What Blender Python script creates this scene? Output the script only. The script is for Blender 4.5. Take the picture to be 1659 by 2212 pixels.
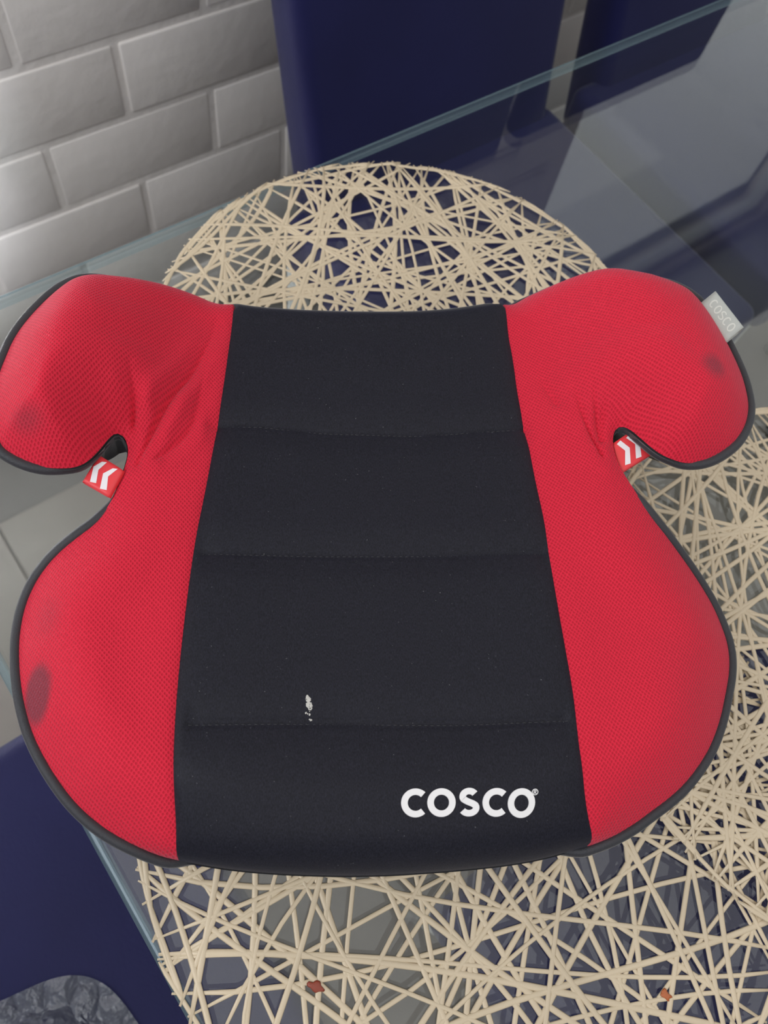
import bpy, bmesh, math, random
import numpy as np
from mathutils import Vector, Matrix, geometry

for o in list(bpy.data.objects): bpy.data.objects.remove(o, do_unlink=True)
S = bpy.context.scene
COL = S.collection

# ------------------------------------------------------------------ camera
cd = bpy.data.cameras.new('camera'); cam = bpy.data.objects.new('camera', cd); COL.objects.link(cam)
F = Vector((0.332987, 0.273099, -0.902517)); R = Vector((0.803693, -0.582781, 0.120178)); U = Vector((0.49315, 0.765365, 0.413546))
m = Matrix((R, U, -F)).transposed().to_4x4(); m.translation = Vector((0, 0, 1.20566)); cam.matrix_world = m
cd.sensor_fit = 'VERTICAL'; cd.sensor_height = 24; cd.sensor_width = 18; cd.lens = 1659.7/2212*24
cd.clip_start = .02; cd.dof.use_dof = True; cd.dof.focus_distance = .40; cd.dof.aperture_fstop = 7.5
S.camera = cam

# ------------------------------------------------------------------ world and lights
w = bpy.data.worlds.new('world'); S.world = w; w.use_nodes = True
w.node_tree.nodes['Background'].inputs[0].default_value = (.85, .90, 1, 1)
w.node_tree.nodes['Background'].inputs[1].default_value = .22
def area(name, loc, target, sx, sy, L, color):
    ld = bpy.data.lights.new(name, 'AREA'); ld.shape = 'RECTANGLE'; ld.size = sx; ld.size_y = sy
    ld.energy = L*math.pi*sx*sy; ld.color = color
    o = bpy.data.objects.new(name, ld); COL.objects.link(o); o.location = loc
    o.rotation_euler = (Vector(target)-Vector(loc)).to_track_quat('-Z', 'Y').to_euler()
    return o
area('ceiling_panel_light', (.6, -1.25, 2.46), (.6, -1.25, 0), 4.4, 3.6, .84, (1, .985, .96))
area('rear_window_light', (2.15, 1.04, 1.74), (2.15, -1, 1.74), 1.6, 1.3, 1.25, (1, .985, .97))
area('left_window_light', (-1.10, .28, 1.75), (.15, .15, .8), 1.1, 1.0, 3.9, (.90, .95, 1))
beam = area('wall_strip_beam', (-.85, -1.5, 1.7), (-.29, .9, .62), .30, .30, 30, (.86, .92, 1)); beam.data.spread = math.radians(15)  # added narrow lamp brightening the left strip of the back wall
S.view_settings.view_transform = 'Standard'; S.view_settings.look = 'None'
S.view_settings.gamma = 1; S.view_settings.use_curve_mapping = False; S.view_settings.exposure = 0

# ------------------------------------------------------------------ helpers
def tag(o, label=None, cat=None, group=None, kind=None):
    if label: o['label'] = label
    if cat: o['category'] = cat
    if group: o['group'] = group
    if kind: o['kind'] = kind
    return o
def link(name, me, parent=None, mat=None, loc=(0,0,0), rz=0, smooth=True):
    o = bpy.data.objects.new(name, me); COL.objects.link(o); o.location = loc; o.rotation_euler = (0,0,rz)
    if parent: o.parent = parent
    if mat and me and not me.materials: me.materials.append(mat)
    if smooth and me:
        me.polygons.foreach_set('use_smooth', [True]*len(me.polygons))
    return o
def empty(name, loc=(0,0,0), rz=0):
    o = bpy.data.objects.new(name, None); COL.objects.link(o); o.location = loc; o.rotation_euler = (0,0,rz)
    o.empty_display_size = .05
    return o
def mesh(name, v, f):
    me = bpy.data.meshes.new(name); me.from_pydata([tuple(map(float, p)) for p in v], [], [tuple(map(int, q)) for q in f]); me.update(); return me
def box(name, lo, hi, bevel=0, seg=2):
    bm = bmesh.new(); bmesh.ops.create_cube(bm, size=1)
    for v in bm.verts: v.co = Vector([lo[i]+(v.co[i]+.5)*(hi[i]-lo[i]) for i in range(3)])
    if bevel: bmesh.ops.bevel(bm, geom=bm.edges[:], offset=bevel, segments=seg, profile=.5, affect='EDGES')
    me = bpy.data.meshes.new(name); bm.to_mesh(me); bm.free(); return me
def tube(P, r, n=8, closed=False, flat=1.0, up=Vector((0,0,1)), caps=True, rfun=None):
    P = [Vector(p) for p in P]; N = len(P); v = []; f = []
    for i, p in enumerate(P):
        a = P[(i-1) % N] if (closed or i > 0) else p; b = P[(i+1) % N] if (closed or i < N-1) else p
        t = (b-a).normalized(); s = t.cross(up).normalized(); u2 = s.cross(t)
        rr = rfun(i) if rfun else r
        for k in range(n):
            an = 2*math.pi*k/n; v.append(p + s*math.cos(an)*rr + u2*math.sin(an)*rr*flat)
    for i in range(N if closed else N-1):
        for k in range(n):
            a = i*n+k; b = i*n+(k+1) % n; c = ((i+1) % N)*n+(k+1) % n; d = ((i+1) % N)*n+k
            f.append((a, d, c, b))
    if caps and not closed:
        f.append(tuple(range(n))); f.append(tuple(range((N-1)*n+n-1, (N-1)*n-1, -1)))
    return v, f

# ------------------------------------------------------------------ materials
def mat(name):
    m = bpy.data.materials.new(name); m.use_nodes = True; nt = m.node_tree
    return m, nt, nt.nodes['Principled BSDF']
def N(nt, t, **kw):
    n = nt.nodes.new(t)
    for k, v in kw.items(): setattr(n, k, v)
    return n
def simple(name, col, rough=.5, metal=0, bump=0, bscale=200, var=0, vscale=8, sheen=0, spec=.5):
    m, nt, b = mat(name); b.inputs['Base Color'].default_value = (*col, 1); b.inputs['Roughness'].default_value = rough
    b.inputs['Metallic'].default_value = metal; b.inputs['Sheen Weight'].default_value = sheen
    b.inputs['Specular IOR Level'].default_value = spec
    tc = N(nt, 'ShaderNodeTexCoord')
    if bump:
        n = N(nt, 'ShaderNodeTexNoise'); n.inputs['Scale'].default_value = bscale; n.inputs['Detail'].default_value = 4
        bp = N(nt, 'ShaderNodeBump'); bp.inputs['Strength'].default_value = 1; bp.inputs['Distance'].default_value = bump
        nt.links.new(tc.outputs['Object'], n.inputs['Vector']); nt.links.new(n.outputs['Fac'], bp.inputs['Height'])
        nt.links.new(bp.outputs['Normal'], b.inputs['Normal'])
    if var:
        n = N(nt, 'ShaderNodeTexNoise'); n.inputs['Scale'].default_value = vscale; n.inputs['Detail'].default_value = 5
        r = N(nt, 'ShaderNodeMapRange'); r.inputs['From Min'].default_value = .3; r.inputs['From Max'].default_value = .7
        r.inputs['To Min'].default_value = 1-var; r.inputs['To Max'].default_value = 1+var
        mx = N(nt, 'ShaderNodeVectorMath', operation='SCALE'); mx.inputs[0].default_value = col
        nt.links.new(tc.outputs['Object'], n.inputs['Vector']); nt.links.new(n.outputs['Fac'], r.inputs['Value'])
        nt.links.new(r.outputs[0], mx.inputs['Scale']); nt.links.new(mx.outputs[0], b.inputs['Base Color'])
    return m

def ellipse_mask(nt, vec, cx, cy, rx, ry, rot, soft, noise=.0, nscale=60):
    """soft-edged patch of dirt lying at a fixed place on the cloth"""
    mp = N(nt, 'ShaderNodeMapping', vector_type='TEXTURE'); mp.inputs['Location'].default_value = (cx, cy, 0)
    mp.inputs['Rotation'].default_value = (0, 0, rot); mp.inputs['Scale'].default_value = (rx, ry, 1)
    nt.links.new(vec, mp.inputs['Vector'])
    sp = N(nt, 'ShaderNodeSeparateXYZ'); nt.links.new(mp.outputs[0], sp.inputs[0])
    cb = N(nt, 'ShaderNodeCombineXYZ'); nt.links.new(sp.outputs[0], cb.inputs[0]); nt.links.new(sp.outputs[1], cb.inputs[1])
    ln = N(nt, 'ShaderNodeVectorMath', operation='LENGTH'); nt.links.new(cb.outputs[0], ln.inputs[0])
    out = ln.outputs['Value']
    if noise:
        ns = N(nt, 'ShaderNodeTexNoise'); ns.inputs['Scale'].default_value = nscale; ns.inputs['Detail'].default_value = 4
        nt.links.new(vec, ns.inputs['Vector'])
        ma = N(nt, 'ShaderNodeMath', operation='MULTIPLY_ADD'); ma.inputs[1].default_value = noise; nt.links.new(ns.outputs['Fac'], ma.inputs[0]); nt.links.new(out, ma.inputs[2])
        sb = N(nt, 'ShaderNodeMath', operation='SUBTRACT'); sb.inputs[1].default_value = noise*.5; nt.links.new(ma.outputs[0], sb.inputs[0]); out = sb.outputs[0]
    mr = N(nt, 'ShaderNodeMapRange', interpolation_type='SMOOTHSTEP'); mr.inputs['From Min'].default_value = 1-soft; mr.inputs['From Max'].default_value = 1+soft*.3
    mr.inputs['To Min'].default_value = 1; mr.inputs['To Max'].default_value = 0
    nt.links.new(out, mr.inputs['Value']); return mr.outputs[0]
def mixc(nt, fac, a, bcol, amount=1.0):
    mx = N(nt, 'ShaderNodeMix', data_type='RGBA')
    if amount != 1:
        mm = N(nt, 'ShaderNodeMath', operation='MULTIPLY'); mm.inputs[1].default_value = amount; nt.links.new(fac, mm.inputs[0]); fac = mm.outputs[0]
    nt.links.new(fac, mx.inputs['Factor'])
    if isinstance(a, tuple): mx.inputs['A'].default_value = (*a, 1)
    else: nt.links.new(a, mx.inputs['A'])
    mx.inputs['B'].default_value = (*bcol, 1)
    return mx.outputs['Result']

def red_cloth():
    m, nt, b = mat('red_mesh_cloth'); tc = N(nt, 'ShaderNodeTexCoord'); vec = tc.outputs['Object']
    mp = N(nt, 'ShaderNodeMapping'); mp.inputs['Rotation'].default_value = (0, 0, math.radians(38)); mp.inputs['Scale'].default_value = (1, .8, 0)
    nt.links.new(vec, mp.inputs['Vector'])
    vo = N(nt, 'ShaderNodeTexVoronoi', voronoi_dimensions='2D'); vo.inputs['Scale'].default_value = 720; vo.inputs['Randomness'].default_value = .12
    nt.links.new(mp.outputs[0], vo.inputs['Vector'])
    r = N(nt, 'ShaderNodeMapRange'); r.inputs['From Min'].default_value = .18; r.inputs['From Max'].default_value = .42; nt.links.new(vo.outputs['Distance'], r.inputs['Value'])
    mx = N(nt, 'ShaderNodeMix', data_type='RGBA'); mx.inputs['A'].default_value = (.53, .011, .030, 1); mx.inputs['B'].default_value = (.71, .018, .048, 1)
    nt.links.new(r.outputs[0], mx.inputs['Factor']); col = mx.outputs['Result']
    for (cx, cy, rx, ry, rot, soft, am) in STAINS:
        col = mixc(nt, ellipse_mask(nt, vec, cx, cy, rx, ry, rot, soft, .25, 120), col, (.16, .035, .05), am)
    nt.links.new(col, b.inputs['Base Color']); b.inputs['Roughness'].default_value = .75
    b.inputs['Sheen Weight'].default_value = .25; b.inputs['Sheen Roughness'].default_value = .4; b.inputs['Sheen Tint'].default_value = (1, .6, .75, 1)
    b.inputs['Specular IOR Level'].default_value = .25
    bp = N(nt, 'ShaderNodeBump'); bp.inputs['Strength'].default_value = .8; bp.inputs['Distance'].default_value = .00035
    nt.links.new(r.outputs[0], bp.inputs['Height']); nt.links.new(bp.outputs['Normal'], b.inputs['Normal'])
    return m
STAINS = [(-.1572, .0705, .0082, .0150, -.08, .40, .80), (.1765, .2270, .0085, .0090, .3, .8, .62), (-.166, .189, .010, .007, 0, .9, .40), (-.155,.105,.008,.012,0,.9,.2), (.150,.075,.02,.035,0,.95,.12)]

def black_cloth():
    m, nt, b = mat('black_knit_cloth'); tc = N(nt, 'ShaderNodeTexCoord'); vec = tc.outputs['Object']
    mp = N(nt, 'ShaderNodeMapping'); mp.inputs['Scale'].default_value = (2600, 900, 900); nt.links.new(vec, mp.inputs['Vector'])
    n = N(nt, 'ShaderNodeTexNoise'); n.inputs['Scale'].default_value = 1; n.inputs['Detail'].default_value = 3; nt.links.new(mp.outputs[0], n.inputs['Vector'])
    r = N(nt, 'ShaderNodeMapRange'); r.inputs['From Min'].default_value = .35; r.inputs['From Max'].default_value = .75; nt.links.new(n.outputs['Fac'], r.inputs['Value'])
    mx = N(nt, 'ShaderNodeMix', data_type='RGBA'); mx.inputs['A'].default_value = (.0045, .0045, .0088, 1); mx.inputs['B'].default_value = (.0175, .0172, .0285, 1)
    nt.links.new(r.outputs[0], mx.inputs['Factor']); col = mx.outputs['Result']
    # faint lint and one dried chalky spot
    n2 = N(nt, 'ShaderNodeTexNoise'); n2.inputs['Scale'].default_value = 700; nt.links.new(vec, n2.inputs['Vector'])
    r2 = N(nt, 'ShaderNodeMapRange'); r2.inputs['From Min'].default_value = .74; r2.inputs['From Max'].default_value = .78; nt.links.new(n2.outputs['Fac'], r2.inputs['Value'])
    col = mixc(nt, r2.outputs[0], col, (.16, .16, .17), .6)
    nt.links.new(col, b.inputs['Base Color']); b.inputs['Roughness'].default_value = .6; b.inputs['Specular IOR Level'].default_value = .25
    b.inputs['Sheen Weight'].default_value = .05; b.inputs['Sheen Roughness'].default_value = .5; b.inputs['Sheen Tint'].default_value = (.7, .75, 1, 1)
    bp = N(nt, 'ShaderNodeBump'); bp.inputs['Strength'].default_value = .5; bp.inputs['Distance'].default_value = .0002
    nt.links.new(n.outputs['Fac'], bp.inputs['Height']); nt.links.new(bp.outputs['Normal'], b.inputs['Normal'])
    return m

def glass_mat(name, tint, boost=1.0, rough=0.0, gcol=(1, 1, 1), glow=0):
    """clear pane: see-through, with an angle-dependent mirror reflection on each face"""
    m, nt, b = mat(name); nt.nodes.remove(b); out = nt.nodes['Material Output']
    g = N(nt, 'ShaderNodeNewGeometry'); dt = N(nt, 'ShaderNodeVectorMath', operation='DOT_PRODUCT')
    nt.links.new(g.outputs['Incoming'], dt.inputs[0]); nt.links.new(g.outputs['Normal'], dt.inputs[1])
    ab = N(nt, 'ShaderNodeMath', operation='ABSOLUTE'); nt.links.new(dt.outputs['Value'], ab.inputs[0])
    on = N(nt, 'ShaderNodeMath', operation='SUBTRACT'); on.inputs[0].default_value = 1; nt.links.new(ab.outputs[0], on.inputs[1])
    pw = N(nt, 'ShaderNodeMath', operation='POWER'); pw.inputs[1].default_value = 5; nt.links.new(on.outputs[0], pw.inputs[0])
    ma = N(nt, 'ShaderNodeMath', operation='MULTIPLY_ADD'); ma.inputs[1].default_value = .95; ma.inputs[2].default_value = .045*boost; nt.links.new(pw.outputs[0], ma.inputs[0])
    tr = N(nt, 'ShaderNodeBsdfTransparent'); tr.inputs[0].default_value = (*tint, 1)
    gl = N(nt, 'ShaderNodeBsdfGlossy'); gl.inputs['Roughness'].default_value = rough; gl.inputs[0].default_value = (*gcol, 1)
    mx = N(nt, 'ShaderNodeMixShader'); nt.links.new(ma.outputs[0], mx.inputs[0]); nt.links.new(tr.outputs[0], mx.inputs[1]); nt.links.new(gl.outputs[0], mx.inputs[2])
    res = mx.outputs[0]
    if glow:   # pale cyan diffuse colour imitating light carried along inside the pane's edge
        df = N(nt, 'ShaderNodeBsdfDiffuse'); df.inputs[0].default_value = (.62, .86, .92, 1)
        m2 = N(nt, 'ShaderNodeMixShader'); m2.inputs[0].default_value = glow; nt.links.new(res, m2.inputs[1]); nt.links.new(df.outputs[0], m2.inputs[2]); res = m2.outputs[0]
    nt.links.new(res, out.inputs[0]); return m

M = {}
M['red'] = red_cloth(); M['black'] = black_cloth()
M['piping'] = simple('black_piping_cloth', (.022, .022, .028), .55, bump=.0002, bscale=1500, sheen=.25)
M['shell'] = simple('black_plastic', (.012, .012, .013), .45)
M['stitch'] = simple('dark_thread', (.035, .035, .042), .6)
M['print'] = simple('white_rubber_print', (.86, .84, .84), .5)
M['tag_red'] = simple('red_satin_ribbon', (.80, .045, .055), .45, bump=.00005, bscale=900)
M['tag_white'] = simple('white_ribbon_print', (.88, .84, .86), .5)
M['tag_grey'] = simple('pale_grey_satin', (.50, .52, .49), .4, bump=.0001, bscale=300)
M['tag_text'] = simple('pale_woven_text', (.70, .71, .66), .5)
M['chalk'] = simple('dried_chalky_residue', (.62, .60, .56), .8, bump=.0003, bscale=900)
M['sauce'] = simple('dried_sauce', (.28, .05, .025), .35, bump=.0004, bscale=400)
M['sauce2'] = simple('dried_orange_sauce', (.48, .13, .04), .35, bump=.0004, bscale=400)
M['mat'] = simple('beige_vinyl_strand', (.68, .56, .395), .30, bump=.00012, bscale=500, var=.10, vscale=14)
M['glass'] = glass_mat('clear_table_glass', (.955, .975, .965))
M['edge'] = glass_mat('polished_glass_edge', (.66, .72, .74), 1.2, .10, (.85, .95, 1), .12)
M['navy'] = simple('navy_velvet_upholstery', (.0115, .0125, .070), .55, bump=.0003, bscale=350, var=.12, vscale=6, sheen=.12, spec=.2)
M['chairleg'] = simple('pale_painted_chair_leg', (.62, .62, .60), .4)
M['brick'] = simple('white_painted_block', (.84, .79, .75), .42, bump=.0012, bscale=45, var=.03, vscale=5)
M['mortar'] = simple('white_painted_mortar', (.84, .79, .75), .5, bump=.0015, bscale=90)
M['floor'] = simple('greige_floor_tile', (.22, .195, .17), .4, bump=.0003, bscale=60, var=.06, vscale=3)
M['grout'] = simple('grey_grout', (.17, .16, .15), .8)
M['ceil'] = simple('white_ceiling_paint', (.82, .82, .80), .8)
M['pedestal'] = simple('dark_table_pedestal', (.03, .03, .04), .35)

# booster outline and seams, metres in the seat's own frame
OUT=[(-0.094,-0.0004),(-0.1021,0.0022),(-0.1123,0.0068),(-0.1225,0.0122),(-0.133,0.0201),(-0.1419,0.029),(-0.1514,0.0411),(-0.1592,0.0534),(-0.1646,0.0659),(-0.1686,0.0788),(-0.1712,0.092),(-0.1723,0.1033),(-0.1711,0.1142),(-0.1672,0.1242),(-0.1612,0.1326),(-0.1537,0.1397),(-0.1463,0.1456),(-0.1401,0.1507),(-0.1363,0.1553),(-0.1311,0.1646),(-0.1272,0.1791),(-0.1257,0.1883),(-0.1267,0.1934),(-0.1285,0.1969),(-0.1319,0.1969),(-0.1343,0.193),(-0.1377,0.1854),(-0.1426,0.178),(-0.1478,0.1744),(-0.1546,0.173),(-0.1615,0.1732),(-0.1687,0.1751),(-0.1759,0.1781),(-0.1817,0.1819),(-0.1848,0.1905),(-0.1866,0.2014),(-0.1877,0.2132),(-0.1871,0.2227),(-0.186,0.2294),(-0.1841,0.241),(-0.1798,0.2528),(-0.1724,0.2663),(-0.1655,0.2755),(-0.158,0.2812),(-0.1495,0.2845),(-0.1402,0.287),(-0.1302,0.2912),(-0.1166,0.2974),(-0.1052,0.3002),(-0.0928,0.2999),(-0.0785,0.2922),(-0.0422,0.2906),(0.001,0.2918),(0.0427,0.295),(0.0853,0.305),(0.0971,0.312),(0.1055,0.3135),(0.1135,0.3143),(0.1212,0.3143),(0.1284,0.3134),(0.1357,0.312),(0.1444,0.3087),(0.1528,0.3044),(0.1611,0.3035),(0.1705,0.3025),(0.1795,0.3005),(0.1875,0.2962),(0.1938,0.2895),(0.1993,0.2781),(0.2041,0.2618),(0.2067,0.2487),(0.2084,0.2362),(0.2081,0.2239),(0.2069,0.2157),(0.2027,0.2054),(0.1951,0.1955),(0.187,0.1893),(0.1776,0.1844),(0.1686,0.1823),(0.1618,0.1824),(0.1535,0.1854),(0.1478,0.1904),(0.1429,0.198),(0.1396,0.2043),(0.136,0.2083),(0.1331,0.2074),(0.1316,0.2039),(0.1308,0.1976),(0.1316,0.1889),(0.1343,0.1804),(0.1387,0.1713),(0.1463,0.1582),(0.1574,0.1466),(0.1681,0.1359),(0.1777,0.1248),(0.1852,0.1132),(0.1888,0.1009),(0.189,0.0895),(0.1864,0.0784),(0.1818,0.0678),(0.176,0.055),(0.1689,0.0435),(0.1614,0.0345),(0.1504,0.0243),(0.1407,0.0176),(0.1313,0.0123),(0.122,0.0068),(0.1113,0.0021),(0.1044,-0.0003),(0.0992,-0.0019),(0.073,-0.0075),(0.0391,-0.0098),(-0.0047,-0.0107),(-0.0388,-0.0088),(-0.0681,-0.0057)]
SL=[(-0.0779,0.2832),(-0.0783,0.2728),(-0.0794,0.2539),(-0.0809,0.2326),(-0.0827,0.2108),(-0.085,0.1872),(-0.0873,0.166),(-0.0896,0.1482),(-0.0912,0.1288),(-0.0924,0.108),(-0.0932,0.0881),(-0.0936,0.0711),(-0.0936,0.0548),(-0.0931,0.0391),(-0.092,0.024),(-0.091,0.0113),(-0.0912,-0.0006)]
SR=[(0.0832,0.2965),(0.0824,0.276),(0.0835,0.2557),(0.0833,0.2336),(0.0861,0.2033),(0.087,0.1807),(0.0892,0.1561),(0.0893,0.1353),(0.0902,0.1105),(0.0912,0.0869),(0.0921,0.0656),(0.0916,0.0494),(0.0913,0.0375),(0.0922,0.022),(0.0945,0.01),(0.099,-0.0019)]

# ------------------------------------------------------------------ setting
tag(link('ceiling', box('ceiling', (-2.2, -3.2, 2.5), (3.4, 1.1, 2.56)), None, M['ceil'], smooth=False), kind='structure')
fl = tag(link('floor', box('floor', (-2.2, -3.2, -.05), (3.4, 1.1, -.004)), None, M['grout'], smooth=False), kind='structure')
tile = box('tile', (.0015, .0015, -.006), (.5985, .5985, 0), .0012, 1)
for i in range(-4, 6):
    for j in range(-6, 2):
        if -2.2 <= i*.6-.1 and (i+1)*.6-.1 <= 3.4 and j*.6+.09 >= -3.2 and (j+1)*.6+.09 <= 1.1:
            link('tile', tile, fl, M['floor'], (i*.6-.1, j*.6+.09, 0), smooth=False)
WY = .90
WX0, WX1, WZ0, WZ1 = 1.385, 2.93, 1.12, 2.44      # rear window opening
def joined(name, boxes):
    v, f = [], []
    for lo, hi in boxes:
        me = box(name, lo, hi); b0 = len(v); v += [tuple(q.co) for q in me.vertices]; f += [tuple(b0+q for q in p.vertices) for p in me.polygons]
    return mesh(name, v, f)
wl = tag(link('wall_back', joined('wall_back', [((-2.2, WY+.0010, 0), (3.4, WY+.12, WZ0)), ((-2.2, WY+.0010, WZ1), (3.4, WY+.12, 2.5)), ((-2.2, WY+.0010, WZ0), (WX0, WY+.12, WZ1)), ((WX1, WY+.0010, WZ0), (3.4, WY+.12, WZ1))]), None, M['mortar'], smooth=False), kind='structure')
wn = tag(link('window_1', joined('window_1', [((WX0, WY+.03, WZ0), (WX1, WY+.08, WZ0+.04)), ((WX0, WY+.03, WZ1-.04), (WX1, WY+.08, WZ1)), ((WX0, WY+.03, WZ0+.04), (WX0+.04, WY+.08, WZ1-.04)), ((WX1-.04, WY+.03, WZ0+.04), (WX1, WY+.08, WZ1-.04))]), None, M['ceil'], smooth=False), kind='structure')
for a_, b_ in ((WX0+.04, WX1-.04),): link('pane', box('pane', (a_, WY+.052, WZ0+.04), (b_, WY+.057, WZ1-.04)), wn, M['glass'], smooth=False)
BW, BH, JT = .2475, .1075, .010
random.seed(5)
def brick_mesh(wd, seed):
    rnd = random.Random(seed); bm = bmesh.new(); bmesh.ops.create_cube(bm, size=1)
    for v in bm.verts: v.co = Vector(((v.co.x+.5)*wd, (v.co.y+.5)*.02+rnd.uniform(-.0006, .0006), (v.co.z+.5)*(BH-JT)))
    bmesh.ops.bevel(bm, geom=bm.edges[:], offset=.0026, segments=2, profile=.5, affect='EDGES')
    me = bpy.data.meshes.new('brick'); bm.to_mesh(me); bm.free(); return me
bricks = [brick_mesh(BW-JT, s) for s in range(5)]
far_v = []; far_f = []
for k in range(-5, 19):
    z0 = .442+k*BH+JT/2
    if z0 < 0 or z0+BH-JT > 2.5: continue
    off = .335 if k % 2 == 0 else .2135
    for i in range(-11, 14):
        x0 = off+i*BW+JT/2
        if x0 < -2.2 or x0+BW > 3.4: continue
        if x0 < WX1+.005 and x0+BW > WX0-.005 and z0 < WZ1 and z0+BH > WZ0+.005: continue
        if -.75 < x0 < 2.0 and z0 < 1.45:
            link('brick', bricks[random.randrange(5)], wl, M['brick'], (x0, WY-.0015+random.uniform(-.0008, .0008), z0))
        else:
            me = bricks[random.randrange(5)]; b0 = len(far_v)
            far_v += [(v.co.x+x0, v.co.y+WY-.0015, v.co.z+z0) for v in me.vertices]
            far_f += [tuple(b0+q for q in p.vertices) for p in me.polygons]
tag(link('brick_courses', mesh('brick_courses', far_v, far_f), wl, M['brick']), kind='stuff')

# ------------------------------------------------------------------ dining chairs
def slab(name, x0, x1, pts, flare=.0, bevel=.03, seg=4):
    """upholstered slab: pts = side profile (y,z) polygon, extruded in x; flare widens the top"""
    bm = bmesh.new(); zs = [p[1] for p in pts]; z0, z1 = min(zs), max(zs)
    rows = []
    for s, x in ((0, x0), (1, x1)):
        rows.append([bm.verts.new((x+(flare*((z-z0)/(z1-z0))**3 if s else -flare*((z-z0)/(z1-z0))), y, z)) for (y, z) in pts])
    n = len(pts); bm.faces.new(rows[0][::-1]); bm.faces.new(rows[1])
    for i in range(n): bm.faces.new((rows[0][i], rows[0][(i+1) % n], rows[1][(i+1) % n], rows[1][i]))
    bmesh.ops.recalc_face_normals(bm, faces=bm.faces[:])
    bmesh.ops.bevel(bm, geom=bm.edges[:], offset=bevel, segments=seg, profile=.5, affect='EDGES')
    me = bpy.data.meshes.new(name); bm.to_mesh(me); bm.free(); return me
CH = {}
def make_chair(loc, rz, label, wdt=.455):
    """local frame: the seat opens towards -y, the back stands at y=0 and leans towards +y"""
    root = empty('dining_chair', loc, rz); tag(root, label, 'chair', 'navy dining chairs around the glass table')
    if not CH:
        h = wdt/2
        CH['seat'] = slab('seat', -h, h, [(-.415, .375), (-.415, .47), (.03, .47), (.03, .375)], 0, .018)
        CH['backrest'] = slab('backrest', -h+.045, h-.020, [(.0, .36), (.0, .47), (.066, .78), (.098, 1.17), (.145, 1.17), (.126, .78), (.062, .36)], .042, .020, 5)
        for k, (lx, ly) in enumerate(((-h+.03, -.38), (h-.03, -.38), (-h+.03, .03), (h-.03, .03))):
            bm = bmesh.new(); bmesh.ops.create_cone(bm, segments=16, radius1=.014, radius2=.020, depth=.375, cap_ends=True)
            for v in bm.verts: v.co += Vector((lx, ly, .1875)); 
            me = bpy.data.meshes.new('leg'); bm.to_mesh(me); bm.free(); CH['leg%d' % k] = me
    link('seat', CH['seat'], root, M['navy']); link('backrest', CH['backrest'], root, M['navy'])
    for k in range(4): link('leg', CH['leg%d' % k], root, M['chairleg'])
    return root
make_chair((.635, .600, 0), 0, 'navy upholstered dining chair behind the far table edge, left one, beside the white wall')
make_chair((1.146, .605, 0), 0, 'navy upholstered dining chair behind the table at the upper right corner')
make_chair((-.455, .0, 0), math.radians(90), 'navy dining chair seat at the table end, holding the clear plastic bag')

make_chair((.31, -.53, 0), math.radians(180), 'navy dining chair on the near side, its seat showing through the near placemat')

# ------------------------------------------------------------------ glass table
tb = empty('glass_table', (0, 0, 0)); tag(tb, 'clear glass dining table with polished edge under the placemats and booster seat', 'table')
TX0, TX1, TY0, TY1, TZ = -.0775, 1.62, -.47, .4315, .74
TH = .010; CHF = .0022
ER = TH/2
link('glass_top', mesh('glass_top', [(x, y, z) for z in (TZ-TH, TZ) for (x, y) in ((TX0+ER, TY0+ER), (TX1-ER, TY0+ER), (TX1-ER, TY1-ER), (TX0+ER, TY1-ER))], [(0, 3, 2, 1), (4, 5, 6, 7)]), tb, M['glass'], smooth=False)
ev, ef = [], []   # half-round polished rim
for k in range(13):
    a = math.pi/2-math.pi*k/12; o_ = ER-ER*math.cos(a); z = TZ-ER+ER*math.sin(a)
    ev += [(TX0+o_, TY0+o_, z), (TX1-o_, TY0+o_, z), (TX1-o_, TY1-o_, z), (TX0+o_, TY1-o_, z)]
for k in range(12):
    for q in range(4): ef.append((k*4+q, (k+1)*4+q, (k+1)*4+(q+1) % 4, k*4+(q+1) % 4))
eo = link('polished_edge', mesh('polished_edge', ev, ef), tb, M['edge']); eo.data.set_sharp_from_angle(angle=math.radians(40))
for (px, py) in ((.125, .095), (1.30, -.02)):
    link('pedestal', box('pedestal', (px-.05, py-.05, .02), (px+.05, py+.05, TZ-TH-.012), .006), tb, M['pedestal'], smooth=False)
    link('foot_plate', box('foot_plate', (px-.12, py-.12, .0), (px+.12, py+.12, .02), .004), tb, M['pedestal'], smooth=False)
    link('glass_support', box('glass_support', (px-.08, py-.08, TZ-TH-.012), (px+.08, py+.08, TZ-TH), .003), tb, M['pedestal'], smooth=False)

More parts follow.
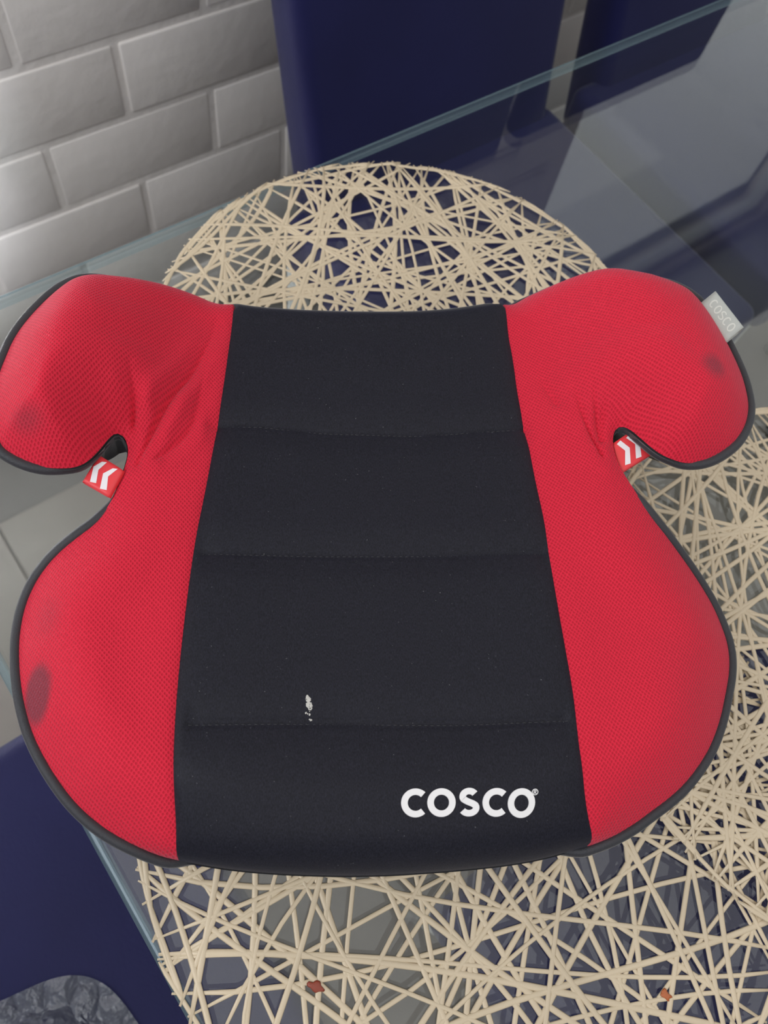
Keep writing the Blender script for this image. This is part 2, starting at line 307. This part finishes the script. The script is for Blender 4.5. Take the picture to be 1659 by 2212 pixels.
# ------------------------------------------------------------------ openwork placemats
def placemat(cx, cy, z, seed, label, nch=128, rad=.190, wmul=1.0):
    rnd = random.Random(seed); root = empty('woven_placemat', (cx, cy, z)); tag(root, label, 'placemat', 'round beige openwork placemats on the glass table')
    def strand(P, wd):
        nn = len(P); v, f = tube(P, wd, 8, flat=.42, rfun=lambda i: wd*(.42 if i in (0, nn-1) else 1.0))
        link('strand', mesh('strand', v, f), root, M['mat'])
    for i in range(nch):
        th = math.pi*((i*.61803) % 1)+rnd.uniform(-.1, .1); p = rad*(-.95+1.9*((i*.7548777+seed*.31) % 1)) + rnd.uniform(-.004, .004)
        hl = math.sqrt(max(rad*rad-p*p, 1e-6)) + rnd.uniform(-.002, .0008)
        bend = rnd.choice((-1, 1))*rnd.uniform(.0, .13)*hl; b3 = rnd.uniform(-.05, .05)*hl
        d = Vector((math.cos(th), math.sin(th), 0)); q = Vector((-d.y, d.x, 0)); zo = .0016+rnd.uniform(-.0003, .0004)
        P = []
        for k in range(13):
            s = -1+2*k/12
            x = q*(p+bend*(1-s*s)*(.6 if abs(p) > rad*.6 else 1)*(-1 if (p*bend > 0 and abs(p) > rad*.55) else 1)+b3*s*(1-s*s)*2)+d*s*hl
            rr = x.length
            if rr > rad*1.004: x *= rad*1.004/rr
            P.append(x+Vector((0, 0, zo)))
        strand(P, wmul*rnd.uniform(.00115, .00185))
    for i in range(40):
        a0 = 2*math.pi*(i+rnd.uniform(-.3, .3))/40; da = rnd.uniform(.24, .50); r0 = rad*rnd.uniform(.985, 1.003); r1 = rad*rnd.uniform(.975, 1.0)
        P = []
        for k in range(9):
            s = k/8; a = a0+da*s; r = r0+(r1-r0)*s-.009*rad*math.sin(math.pi*s)
            P.append((r*math.cos(a), r*math.sin(a), .0016+rnd.uniform(-.0001, .0001)))
        strand(P, wmul*rnd.uniform(.0012, .0017))
    return root
mat_near = placemat(.1195, -.029, TZ, 3, 'round beige strand placemat at the bottom of the frame, under the seat front', 104, rad=.1965)
placemat(.267, .240, TZ+.0002, 11, 'round beige strand placemat behind the booster seat by the far table edge', 150)
placemat(.381, -.117, TZ+.0026, 8, 'round beige strand placemat at the right, overlapping the near placemat', 138)
def blob(name, c, parent, m, rx, ry, rz, seed, h=.0012):
    rnd = random.Random(seed); bm = bmesh.new(); bmesh.ops.create_icosphere(bm, subdivisions=3, radius=1)
    for v in bm.verts:
        k = 1+.35*math.sin(v.co.x*3+seed)*math.cos(v.co.y*4+seed*2)+rnd.uniform(-.06, .06)
        v.co = Vector((v.co.x*rx*k, v.co.y*ry*k, v.co.z*h))
    me = bpy.data.meshes.new(name); bm.to_mesh(me); bm.free()
    return link(name, me, parent, m, c, rz)
tag(blob('dried_stain', (-.0173-.1195, -.0581+.029, .0024), mat_near, M['sauce'], .0022, .0042, .6, 2, .0008), 'reddish brown dried stain')
tag(blob('dried_stain', (.1317-.1195, -.1749+.029, .0024), mat_near, M['sauce2'], .0022, .0034, .2, 5, .0008), 'orange dried stain')

# ------------------------------------------------------------------ booster seat
BZ = TZ+.006
boost = empty('booster_seat', (.040, -.022, TZ), math.radians(-33.8)); tag(boost, 'red and black backless child booster seat with curved armrests on the placemats', 'booster seat')
def ss(x, a, b):
    t = np.clip((x-a)/(b-a), 0, 1); return t*t*(3-2*t)
def Hp(u, v):
    a = np.abs(u); return .110+.042*ss(a, .085, .16)*ss(v, .10, .20)-.006*ss(-v, -.03, .02)
def Rd(u, v):
    a = np.abs(u); return .022-.010*ss(-a, -.095, -.075)*ss(v, .24, .27)+.008*ss(-a, -.115, -.085)*ss(-v, -.04, -.01)
def resample(P, step, closed=True):
    P = np.array(P, float)
    for _ in range(3):  # Chaikin corner cutting
        Q = []
        n = len(P)
        rng_ = range(n) if closed else range(n-1)
        if not closed: Q.append(P[0])
        for i in rng_:
            a, b = P[i], P[(i+1) % n]; Q += [a*.75+b*.25, a*.25+b*.75]
        if not closed: Q.append(P[-1])
        P = np.array(Q)
    if closed: P = np.vstack([P, P[:1]])
    s = np.r_[0, np.cumsum(np.hypot(*np.diff(P, axis=0).T))]; n = int(s[-1]/step)
    t = np.linspace(0, s[-1], n+1); Q = np.c_[np.interp(t, s, P[:, 0]), np.interp(t, s, P[:, 1])]
    return Q[:-1] if closed else Q
OUTL = resample(OUT, .0022); NO = len(OUTL)
area2 = sum(OUTL[i][0]*OUTL[(i+1) % NO][1]-OUTL[(i+1) % NO][0]*OUTL[i][1] for i in range(NO))
if area2 < 0: OUTL = OUTL[::-1]
tg = np.roll(OUTL, -1, 0)-np.roll(OUTL, 1, 0); tg /= np.hypot(*tg.T)[:, None]; NRM = np.c_[tg[:, 1], -tg[:, 0]]   # outward
SLs = resample(SL, .002, False); SRs = resample(SR, .002, False)
def segdist(Q, P, closed=False):
    """distance from points Q to polyline P and arc parameter"""
    Q = np.asarray(Q, float); A = P; B = np.roll(P, -1, 0)
    if not closed: A = P[:-1]; B = P[1:]
    best = np.full(len(Q), 1e9); par = np.zeros(len(Q))
    for i, (a, b) in enumerate(zip(A, B)):
        ab = b-a; l2 = ab@ab; t = np.clip(((Q-a)@ab)/l2, 0, 1); d = np.hypot(*(Q-a-t[:, None]*ab).T)
        k = d < best; best[k] = d[k]; par[k] = i+t[k]
    return best, par/len(A)
CREASE = [([(-.1253,.2289),(-.1233,.2171),(-.1233,.2054),(-.1247,.1947),(-.1252,.1900)], .0034, 1),
 ([(-.1207,.1822),(-.1159,.1949),(-.1114,.2082),(-.1053,.2228),(-.0993,.2332),(-.0933,.2494),(-.0889,.2628),(-.0871,.2761)], .0030, -1),
 ([(-.1104,.1855),(-.102,.1942),(-.0953,.2054),(-.0937,.2174),(-.0914,.2336),(-.0893,.2482)], .0014, 0),
 ([(.1198,.2352),(.1209,.2223),(.1227,.2097),(.1243,.1992)], .0024, 1),
 ([(.1109,.2366),(.113,.2232),(.1161,.2099),(.1194,.1986),(.1225,.191)], .0026, -1),
 ([(.0961,.2472),(.0988,.2349),(.1027,.2235)], .0012, 0),
 ([(.127,.2251),(.1255,.2162),(.1249,.2066),(.126,.2004)], .0020, 1)]
STL = [[(-.0826,.208),(-.061,.2096),(-.0267,.2079),(.0234,.2079),(.0862,.2124)], [(-.091,.136),(-.0499,.1365),(.0195,.1372),(.0896,.1379)], [(-.0918,.0544),(-.0483,.0546),(-.0065,.0537),(.0364,.0525),(.0903,.0533)]]
def surf(Q, part=None):
    Q = np.asarray(Q, float); u, v = Q.T
    d, _ = segdist(Q, OUTL, True); z = Hp(u, v); r = Rd(u, v); dd = np.clip(d, 0, r)
    rear = ss(v, .250, .285)*ss(-np.abs(u-.006), -.188, -.125); front = ss(-v, -.03, .0)*ss(-np.abs(u), -.12, -.09); wc = np.maximum(rear, front)
    rb = .040; zb = r*(1-np.clip(d, 0, rb)/rb)**2
    z = z-(wc*(r-np.sqrt(np.maximum(r*r-(r-dd)**2, 0)))+(1-wc)*zb)
    z += .0025*np.exp(-((d-.034)/.018)**2)*ss(np.abs(u), .10, .13)      # plump side bolsters
    z -= .0035*ss(-np.abs(u), -.09, -.02)*ss(v, .0, .05)*ss(-v, -.27, -.2)  # the seat dips a little in the middle
    for S_ in (SLs, SRs):
        ds, _ = segdist(Q, S_); z -= (.0011*np.exp(-(ds/.0011)**2)+.0012*np.exp(-(ds/.006)**2))*ss(d, .002, .012)
    inb = ss(-np.abs(u), -.0905, -.086)
    for P in STL:
        P = np.array(P); yl = np.interp(u, P[:, 0], P[:, 1]); q = v-yl
        z -= inb*(.0016*np.exp(-(q/.0012)**2)+.0022*np.exp(-(q/.009)**2))
        z += inb*.0006*np.exp(-(q/.004)**2)*np.sin(u*900+yl*300)*.25
    for (P, dep, side) in CREASE:
        P = resample(P, .003, False); dc, par = segdist(Q, P)
        fade = (1-ss(par, .35, 1.0)) if P[0][1] < P[-1][1] else ss(par, 0., .65)
        fade = .12+.88*fade; dep = dep*1.6; z -= dep*fade*(.60*np.exp(-(dc/.0011)**2)+.45*np.exp(-(dc/.0045)**2))*ss(d, .002, .010)*np.where((par > 0) & (par < .999), 1, np.exp(-(dc/.002)**2))
        z += .5*dep*fade*np.exp(-((dc-.007)/.004)**2)*ss(d, 0, .01)
    return z
def seam_u(S_, v): o_ = np.argsort(S_[:, 1]); return np.interp(v, S_[o_, 1], S_[o_, 0])
pts = [tuple(p) for p in OUTL]; edges = [(i, (i+1) % NO) for i in range(NO)]
for off in (.0004, .0013, .003, .0055, .009, .013, .0175):
    q = OUTL-NRM*off; q = q[::(1 if off < .004 else 2)]; d, _ = segdist(q, OUTL, True); q = q[d > off*.93]
    for S_ in (SLs, SRs):
        ds, _ = segdist(q, S_); q = q[ds > .0006]
    pts += [tuple(p) for p in q]
for S_ in (SLs, SRs):
    a = S_[0]+(S_[0]-S_[1])*6; b = S_[-1]+(S_[-1]-S_[-2])*8
    ch = np.vstack([a, S_, b]); b0 = len(pts); pts += [tuple(p) for p in ch]; edges += [(b0+i, b0+i+1) for i in range(len(ch)-1)]
for (P, dep, side) in CREASE:
    P = resample(P, .0012, False); t_ = np.gradient(P, axis=0); t_ /= np.hypot(*t_.T)[:, None]; n_ = np.c_[-t_[:, 1], t_[:, 0]]
    for o_ in (-.0024, -.0014, -.0007, 0, .0007, .0014, .0024):
        q = P+n_*o_; d, _ = segdist(q, OUTL, True); ds = np.minimum(segdist(q, SLs)[0], segdist(q, SRs)[0]); q = q[(d > .002) & (ds > .0006)]; pts += [tuple(p) for p in q]
g = .0021; gu = np.arange(-.20, .22, g); gv = np.arange(-.02, .325, g*.866)
G = np.array([(uu_+(g/2 if j % 2 else 0), vv_) for j, vv_ in enumerate(gv) for uu_ in gu])
Ox, Oy = OUTL.T; ins = np.zeros(len(G), bool)
for i in range(NO):
    x1, y1 = OUTL[i]; x2, y2 = OUTL[(i+1) % NO]
    if y1 == y2: continue
    c = ((G[:, 1] > y1) != (G[:, 1] > y2)) & (G[:, 0] < (x2-x1)*(G[:, 1]-y1)/(y2-y1)+x1); ins ^= c
G = G[ins]; d, _ = segdist(G, OUTL, True); G = G[d > .018]
dc = np.full(len(G), 1.)
for S_ in (SLs, SRs):
    ds, _ = segdist(G, S_); G = G[ds > .0009]
pts += [tuple(p) for p in G]
rv, re_, rf, _, _, _ = geometry.delaunay_2d_cdt([Vector(p) for p in pts], edges, [], 0, 1e-7)
RV = np.array([tuple(v) for v in rv]); RF = np.array([tuple(f_) for f_ in rf if len(f_) == 3])
cen = RV[RF].mean(1); ins = np.zeros(len(cen), bool)
for i in range(NO):
    x1, y1 = OUTL[i]; x2, y2 = OUTL[(i+1) % NO]
    if y1 == y2: continue
    ins ^= ((cen[:, 1] > y1) != (cen[:, 1] > y2)) & (cen[:, 0] < (x2-x1)*(cen[:, 1]-y1)/(y2-y1)+x1)
RF = RF[ins]; cen = cen[ins]; RZ = surf(RV)
cr = np.cross(np.c_[RV[RF[:, 1]]-RV[RF[:, 0]], np.zeros(len(RF))], np.c_[RV[RF[:, 2]]-RV[RF[:, 0]], np.zeros(len(RF))])[:, 2]
RF[cr < 0] = RF[cr < 0][:, ::-1]
ul = seam_u(SLs, cen[:, 1]); ur = seam_u(SRs, cen[:, 1])
cls = np.where(cen[:, 0] < ul, 0, np.where(cen[:, 0] > ur, 2, 1))
for k, (nm, mt) in enumerate((('side_bolster', 'red'), ('centre_panel', 'black'), ('side_bolster', 'red'))):
    f_ = RF[cls == k]; used, inv = np.unique(f_, return_inverse=True)
    o = link(nm, mesh(nm, np.c_[RV[used], RZ[used]], inv.reshape(f_.shape)), boost, M[mt])
    if k == 1: panel = o
RIM = surf(OUTL)
notch = np.exp(-(np.minimum(np.hypot(OUTL[:, 0]+.139, OUTL[:, 1]-.184), np.hypot(OUTL[:, 0]-.146, OUTL[:, 1]-.193))/.025)**4)
nsm = np.exp(-(np.minimum(np.hypot(OUTL[:, 0]+.129, OUTL[:, 1]-.193), np.hypot(OUTL[:, 0]-.135, OUTL[:, 1]-.206))/.013)**2)
tuck = np.maximum(notch, ss(-OUTL[:, 1], -.004, .004)*ss(-np.abs(OUTL[:, 0]), -.098, -.085))
# piping all round the rim
rp = OUTL+NRM*(.0016-.0042*tuck)[:, None]
pv, pf = tube([(*rp[i], RIM[i]-.0012-.0035*tuck[i]) for i in range(NO)], .0027, 10, closed=True)
link('piping', mesh('piping', pv, pf), boost, M['piping'])
# black gusset band that turns under the rim, gathered at the two belt notches
lv = []; nl = 7
for k in range(nl):
    s = k/(nl-1)
    for i in range(NO):
        ru = nsm[i]*.0016*math.sin(i*1.9)*math.sin(math.pi*s)
        ins_ = -.0006+.0145*s*(1-.9*nsm[i])+ru
        lv.append((*(OUTL[i]-NRM[i]*ins_), RIM[i]-.001-.022*s+ru*.5))
lf = [(k*NO+i, (k+1)*NO+i, (k+1)*NO+(i+1) % NO, k*NO+(i+1) % NO) for k in range(nl-1) for i in range(NO)]
link('gusset_band', mesh('gusset_band', lv, lf), boost, M['piping'])
# moulded base shell
lv = []; prof = ((.0125, -.020, 0), (.016, -.028, 0), (.020, -.033, 0))
for (ins_, dz, za) in prof:
    for i in range(NO):
        p = OUTL[i]-NRM[i]*ins_
        lv.append((*p, RIM[i]+dz if dz else min(za, RIM[i]-.036)))
lf = [(k*NO+i, (k+1)*NO+i, (k+1)*NO+(i+1) % NO, k*NO+(i+1) % NO) for k in range(len(prof)-1) for i in range(NO)]
lf.append(tuple(range((len(prof)-1)*NO+NO-1, (len(prof)-1)*NO-1, -1)))
link('base_shell', mesh('base_shell', lv, lf), boost, M['shell'])
BP = resample([(-.100, .05), (-.085, .02), (0, .016), (.085, .02), (.115, .04), (.118, .14), (.10, .235), (.06, .262), (-.05, .258), (-.09, .225), (-.108, .14)], .008); nb = len(BP); bc = BP.mean(0); lv = []
for (s_, z_) in ((1.0, .082), (1.0, .070), (.97, .012), (.95, .0062)):
    lv += [(*(bc+(p-bc)*s_), z_) for p in BP]
lf = [(k*nb+i, (k+1)*nb+i, (k+1)*nb+(i+1) % nb, k*nb+(i+1) % nb) for k in range(3) for i in range(nb)]+[tuple(range(nb)), tuple(range(4*nb-1, 3*nb-1, -1))]
link('base_pedestal', mesh('base_pedestal', lv, lf), boost, M['shell'])
# stitches along the three quilting lines
for P in STL:
    P = np.array(P); v, f = [], []; x = P[0, 0]+.004; i = 0
    while x < P[-1, 0]-.004:
        xs = np.array([x, x+.0009, x+.0018]); ys = np.interp(xs, P[:, 0], P[:, 1])-.0006; zs = surf(np.c_[xs, ys])+np.array([.0000, .0003, .0000])
        a, b = tube(list(zip(xs, ys, zs)), .00022, 5); b0 = len(v); v += a; f += [tuple(q+b0 for q in g_) for g_ in b]; x += .0029
    tag(link('stitching', mesh('stitching', v, f), panel, M['stitch']), kind='stuff')
# chalky residue spot on the panel
v, f = [], []
rnd = random.Random(4)
for (cu, cv, rx, ry, nn) in ((-.0348, .0640, .0011, .0024, 70), (-.0338, .0618, .0011, .0018, 34), (-.0335, .0560, .0005, .0008, 3), (-.0345, .0585, .0012, .0012, 6)):
    for _ in range(nn):
        a = rnd.uniform(0, 6.28); r_ = math.sqrt(rnd.random()); c = (cu+rx*r_*math.cos(a), cv+ry*r_*math.sin(a)); s = rnd.uniform(.0002, .0006); z = float(surf([c])[0])
        b0 = len(v); v += [(c[0]+s*math.cos(t)*rnd.uniform(.6, 1), c[1]+s*math.sin(t)*rnd.uniform(.6, 1.3), z+.00005) for t in (0, 1.05, 2.1, 3.14, 4.2, 5.2)]+[(c[0], c[1], z+.0003)]
        f += [(b0+k, b0+(k+1) % 6, b0+6) for k in range(6)]
tag(link('residue_spot', mesh('residue_spot', v, f), panel, M['chalk'], smooth=False), 'small whitish dried residue spot', kind='stuff')

# ---- lettering: every glyph is a stroked ribbon raised from the surface
def arc(cx, cy, rx, ry, a0, a1, n=28): return [(cx+rx*math.cos(math.radians(a0+(a1-a0)*k/n)), cy+ry*math.sin(math.radians(a0+(a1-a0)*k/n))) for k in range(n+1)]
def ribbon(P, wd, place, lift_, th, closed=False):
    """P in glyph units; place maps (x,y) -> 3D point; returns verts, faces of a thin raised ribbon"""
    P = np.array(P, float); t = np.gradient(P, axis=0) if not closed else np.roll(P, -1, 0)-np.roll(P, 1, 0)
    t /= np.hypot(*t.T)[:, None]; nn = np.c_[-t[:, 1], t[:, 0]]; A = P+nn*wd/2; B = P-nn*wd/2; n = len(P); v = []
    for arr, dz in ((A, lift_), (B, lift_), (A, lift_-th), (B, lift_-th)): v += place(arr, dz)
    f = []
    for i in range(n if closed else n-1):
        j = (i+1) % n
        f += [(i, n+i, n+j, j), (2*n+i, i, j, 2*n+j), (n+i, 3*n+i, 3*n+j, n+j)]
    if not closed: f += [(0, 2*n, 3*n, n), (n-1, 2*n-1, 4*n-1, 3*n-1)]
    return v, f
def glyph(ch, x0, x1, y0, y1, sw):
    cx, cy = (x0+x1)/2, (y0+y1)/2; h = (y1-y0)/2-sw/2
    if ch == 'O': return [(arc(cx, cy, (x1-x0)/2-sw/2, h, 0, 360-360/56, 55), True)]
    if ch == 'C': rx = h*.98; return [(arc(x0+sw/2+rx, cy, rx, h, 47, 313, 40), False)]
    if ch == 'S':
        r = (y1-y0-sw)/4; rx = (x1-x0)/2-sw/2
        # upper bowl, diagonal spine, lower bowl
        return [(arc(cx, cy+r, rx*.90, r, 32, 205, 16)+[(cx-rx*.45, cy+r*.27), (cx, cy), (cx+rx*.5, cy-r*.25)]+arc(cx, cy-r, rx, r, 25, -150, 16), False)]
    if ch == 'R':
        return [([(x0+sw/2, y0), (x0+sw/2, y1)], False), ([(x0+sw/2, y1-sw/2)]+arc(cx, cy+h*.5, (x1-x0)*.38, h*.5, 90, -90, 10)+[(x0+sw/2, cy)], False), ([(cx, cy), (x1, y0)], False)]
LQ = np.array([(.0066, .0247), (.0680, .0230), (.0063, .0126), (.0670, .0107)])   # print box: top left, top right, bottom left, bottom right
def place_logo(arr, dz):
    s = (arr[:, 0]-868)/291.; t = (arr[:, 1]-1702)/64.
    Q = (1-t)[:, None]*((1-s)[:, None]*LQ[0]+s[:, None]*LQ[1])+t[:, None]*((1-s)[:, None]*LQ[2]+s[:, None]*LQ[3])
    return [(q[0], q[1], z+dz) for q, z in zip(Q, surf(Q))]
def flipy(P, a, b): return [(x, a+b-y) for x, y in P]
for ch, x0, x1, y0, y1 in (('C', 868, 920, 1702.5, 1765), ('O', 924, 985, 1702, 1764), ('S', 991.5, 1037, 1701, 1763), ('C', 1043.5, 1096, 1701.5, 1763.5), ('O', 1099, 1159.5, 1702, 1766)):
    v, f = [], []
    for P, cl in glyph(ch, x0, x1, y0, y1, 14):
        a, b = ribbon(flipy(P, y0, y1), 14, place_logo, .00045, .0006, cl); b0 = len(v); v += a; f += [tuple(q+b0 for q in g_) for g_ in b]
    link('letter', mesh('letter', v, f), panel, M['print'], smooth=False)
v, f = [], []
for P, cl in [(arc(1158.5, 1710, 6.2, 6.2, 0, 350, 35), True)]+[(flipy(P, 1705.5, 1714.5), c) for P, c in glyph('R', 1155.6, 1161.4, 1705.5, 1714.5, 1.6)]:
    a, b = ribbon(P, 1.5, place_logo, .0003, .0004, cl); b0 = len(v); v += a; f += [tuple(q+b0 for q in g_) for g_ in b]
tag(link('registered_mark', mesh('registered_mark', v, f), panel, M['print'], smooth=False), 'tiny circled R mark')

# ---- folded ribbon tags.  A,D = ends at the seam, B,C = ends of the outer fold (A-B and D-C are the open sides)
def loop_tag(A, B, C, D, th, name, mt, zdrop=.0):
    A, B, C, D = map(Vector, (A, B, C, D)); n = 10; prof = []
    for k in range(n+1): t = k/n; prof.append((t*.93, th*(.25+.75*min(1, t*8))))       # top sheet leaves the seam and lifts
    for k in range(1, 8): a = math.pi/2-math.pi*k/7; prof.append((.93+.07*math.cos(a), th*(.5+.5*math.sin(a))))
    for k in range(1, n): t = 1-k/n; prof.append((t*.93, 0))
    v = []; mrows = 9; f = []
    for j in range(mrows):
        s = j/(mrows-1); P0 = A.lerp(D, s); P1 = B.lerp(C, s)
        for (t, h) in prof: p = P0.lerp(P1, t); v.append((p.x, p.y, p.z+h-th))
    L = len(prof)
    for j in range(mrows-1):
        for k in range(L-1): f.append((j*L+k, j*L+k+1, (j+1)*L+k+1, (j+1)*L+k))
    o = link(name, mesh(name, v, f), boost, mt); sm = o.modifiers.new('solid', 'SOLIDIFY'); sm.thickness = .0005; sm.offset = 0
    def place(arr, dz):   # arr: (t across from seam to fold 0..1, s along 0..1)
        out = []
        for t, s in arr:
            p = A.lerp(D, s).lerp(B.lerp(C, s), t*.95); h = th*(.25+.75*min(1, t*8)); out.append((p.x, p.y, p.z+h-th+.00028+dz))
        return out
    return o, place
def poly_part(name, P, place, parent, mt):
    v = place(np.array(P), .0001); return link(name, mesh(name, v, [tuple(range(len(v)))]), parent, mt, smooth=False)
def bilin(P, quad):   # invert an affine approximation: glyph coords given in the tag's own 0..1 frame
    return P
zt = .113
tL, pL = loop_tag((-.1265, .1774, zt), (-.1397, .1860, zt), (-.1463, .1721, zt-.002), (-.1322, .1636, zt-.002), .0022, 'ribbon_tag', M['tag_red'])
chev = lambda x: [(x, .10), (x+.21, .10+.0), (x+.44, .42), (x+.30, .88), (x+.09, .88), (x+.23, .42)]
CL = [[(.74, .10), (.52, .08), (.80, .42), (.72, .86), (.93, .94), (1.0, .40)], [(.36, .10), (.13, .10), (.40, .44), (.32, .88), (.53, .94), (.60, .42)]]
CL = [[(.66, .07), (.82, .14), (.98, .42), (.82, .90), (.62, .84), (.78, .43)], [(.22, .07), (.38, .14), (.58, .45), (.42, .93), (.20, .86), (.38, .45)]]
for P in CL: tag(poly_part('chevron', P, pL, tL, M['tag_white']), 'white chevron print')
zt = .1165
tR, pR = loop_tag((.1305, .1990, zt-.001), (.1463, .2091, zt+.002), (.1526, .1931, zt+.001), (.1325, .1815, zt-.003), .0022, 'ribbon_tag', M['tag_red'])
CR = [[(.16, .10), (.31, .06), (.51, .44), (.38, .90), (.22, .85), (.35, .44)], [(.52, .10), (.67, .06), (.86, .42), (.72, .90), (.56, .86), (.70, .44)]]
for P in CR: tag(poly_part('chevron', P, pR, tR, M['tag_white']), 'white chevron print')
tag(tL, 'red folded ribbon tag with left pointing chevrons'); tag(tR, 'red folded ribbon tag with right pointing chevrons')
zt = .137
tG, pG = loop_tag((.1890, .2819, zt-.001), (.2005, .2911, zt+.001), (.2119, .2657, zt+.001), (.1991, .2557, zt-.001), .0055, 'brand_tag', M['tag_grey'])
tag(tG, 'pale grey folded satin tag with raised lettering')
for k, ch in enumerate('COSCO'):
    s0 = .13+k*.158; v, f = [], []
    for P, cl in glyph(ch, 0, 1, 0, 1, .16):
        P = np.array(P); Q = np.c_[.32+.46*P[:, 1], s0+.135*P[:, 0]]
        # ribbon in the tag's frame (metres): build in local metric then place
        a, b = ribbon(Q*np.array([.0147, .0278]), .0009, lambda arr, dz: pG(arr/np.array([.0147, .0278]), dz), .0001, .0001, cl); b0 = len(v); v += a; f += [tuple(q+b0 for q in g_) for g_ in b]
    link('letter', mesh('letter', v, f), tG, M['tag_text'], smooth=False)

# ------------------------------------------------------------------ clear plastic bag on the end chair
def bag():
    m, nt, b = mat('clear_crinkled_plastic'); b.inputs['Base Color'].default_value = (.30, .32, .36, 1); b.inputs['Roughness'].default_value = .16; b.inputs['Alpha'].default_value = .5
    b.inputs['Specular IOR Level'].default_value = 1
    tc = N(nt, 'ShaderNodeTexCoord'); vo = N(nt, 'ShaderNodeTexVoronoi', feature='DISTANCE_TO_EDGE'); vo.inputs['Scale'].default_value = 45
    ns = N(nt, 'ShaderNodeTexNoise'); ns.inputs['Scale'].default_value = 30; ns.inputs['Detail'].default_value = 4; ad = N(nt, 'ShaderNodeVectorMath', operation='MULTIPLY_ADD'); ad.inputs[1].default_value = (.03, .03, .03)
    nt.links.new(tc.outputs['Object'], ns.inputs['Vector']); nt.links.new(ns.outputs['Color'], ad.inputs[0]); nt.links.new(tc.outputs['Object'], ad.inputs[2]); nt.links.new(ad.outputs[0], vo.inputs['Vector'])
    bp = N(nt, 'ShaderNodeBump'); bp.inputs['Distance'].default_value = .02; bp.inputs['Strength'].default_value = 1; nt.links.new(vo.outputs['Distance'], bp.inputs['Height']); nt.links.new(bp.outputs['Normal'], b.inputs['Normal'])
    rnd = random.Random(9); sites = [(rnd.uniform(-.14, .14), rnd.uniform(-.14, .14), rnd.uniform(-1, 1), rnd.uniform(-1, 1), rnd.uniform(0, .02)) for _ in range(130)]
    nr, na = 64, 190; x, y, z = [], [], []
    rr_ = np.linspace(.001, 1, nr); aa = np.linspace(0, 2*math.pi, na, endpoint=False); RR, AA = np.meshgrid(rr_, aa, indexing='ij')
    rb = .128+.007*np.sin(AA*3+1)+.004*np.sin(AA*7); r = RR.ravel(); x = (RR*rb*np.cos(AA)).ravel(); y = (RR*rb*np.sin(AA)).ravel()
    z = .075*np.clip(1-np.hypot((x-.035)/.095, (y-.035)/.075), 0, 1)+.035*np.exp(-((x+.04)**2+(y+.04)**2)/.004)
    D = np.array([np.hypot(x-a, y-b2) for a, b2, *_ in sites]); i1 = D.argmin(0); srt = np.sort(D, 0); edge_ = srt[1]-srt[0]
    fac = np.array([[c, d_, e] for _, _, c, d_, e in sites])[i1]; sx = np.array([[a, b2] for a, b2, *_ in sites])[i1]
    z += .50*(fac[:, 0]*(x-sx[:, 0])+fac[:, 1]*(y-sx[:, 1]))+fac[:, 2]*.15+.004*np.exp(-(edge_/.004)**2)
    z += .0012*np.sin(x*310+np.sin(y*200)*2)*np.sin(y*270+x*90)
    rn = RR.ravel(); z = np.maximum(z, 0)*ss(-rn, -1, -.55)+.003+.002*np.sin(AA.ravel()*9)*ss(-rn, -1, -.8)
    f = [(j*na+i, (j+1)*na+i, (j+1)*na+(i+1) % na, j*na+(i+1) % na) for j in range(nr-1) for i in range(na)]
    me = mesh('plastic_bag', np.c_[x, y, z], f)
    o = link('plastic_bag', me, None, m, (-.273, -.070, .47), .5); tag(o, 'crumpled clear plastic bag lying on the navy chair, bottom left corner', 'plastic bag')
bag()
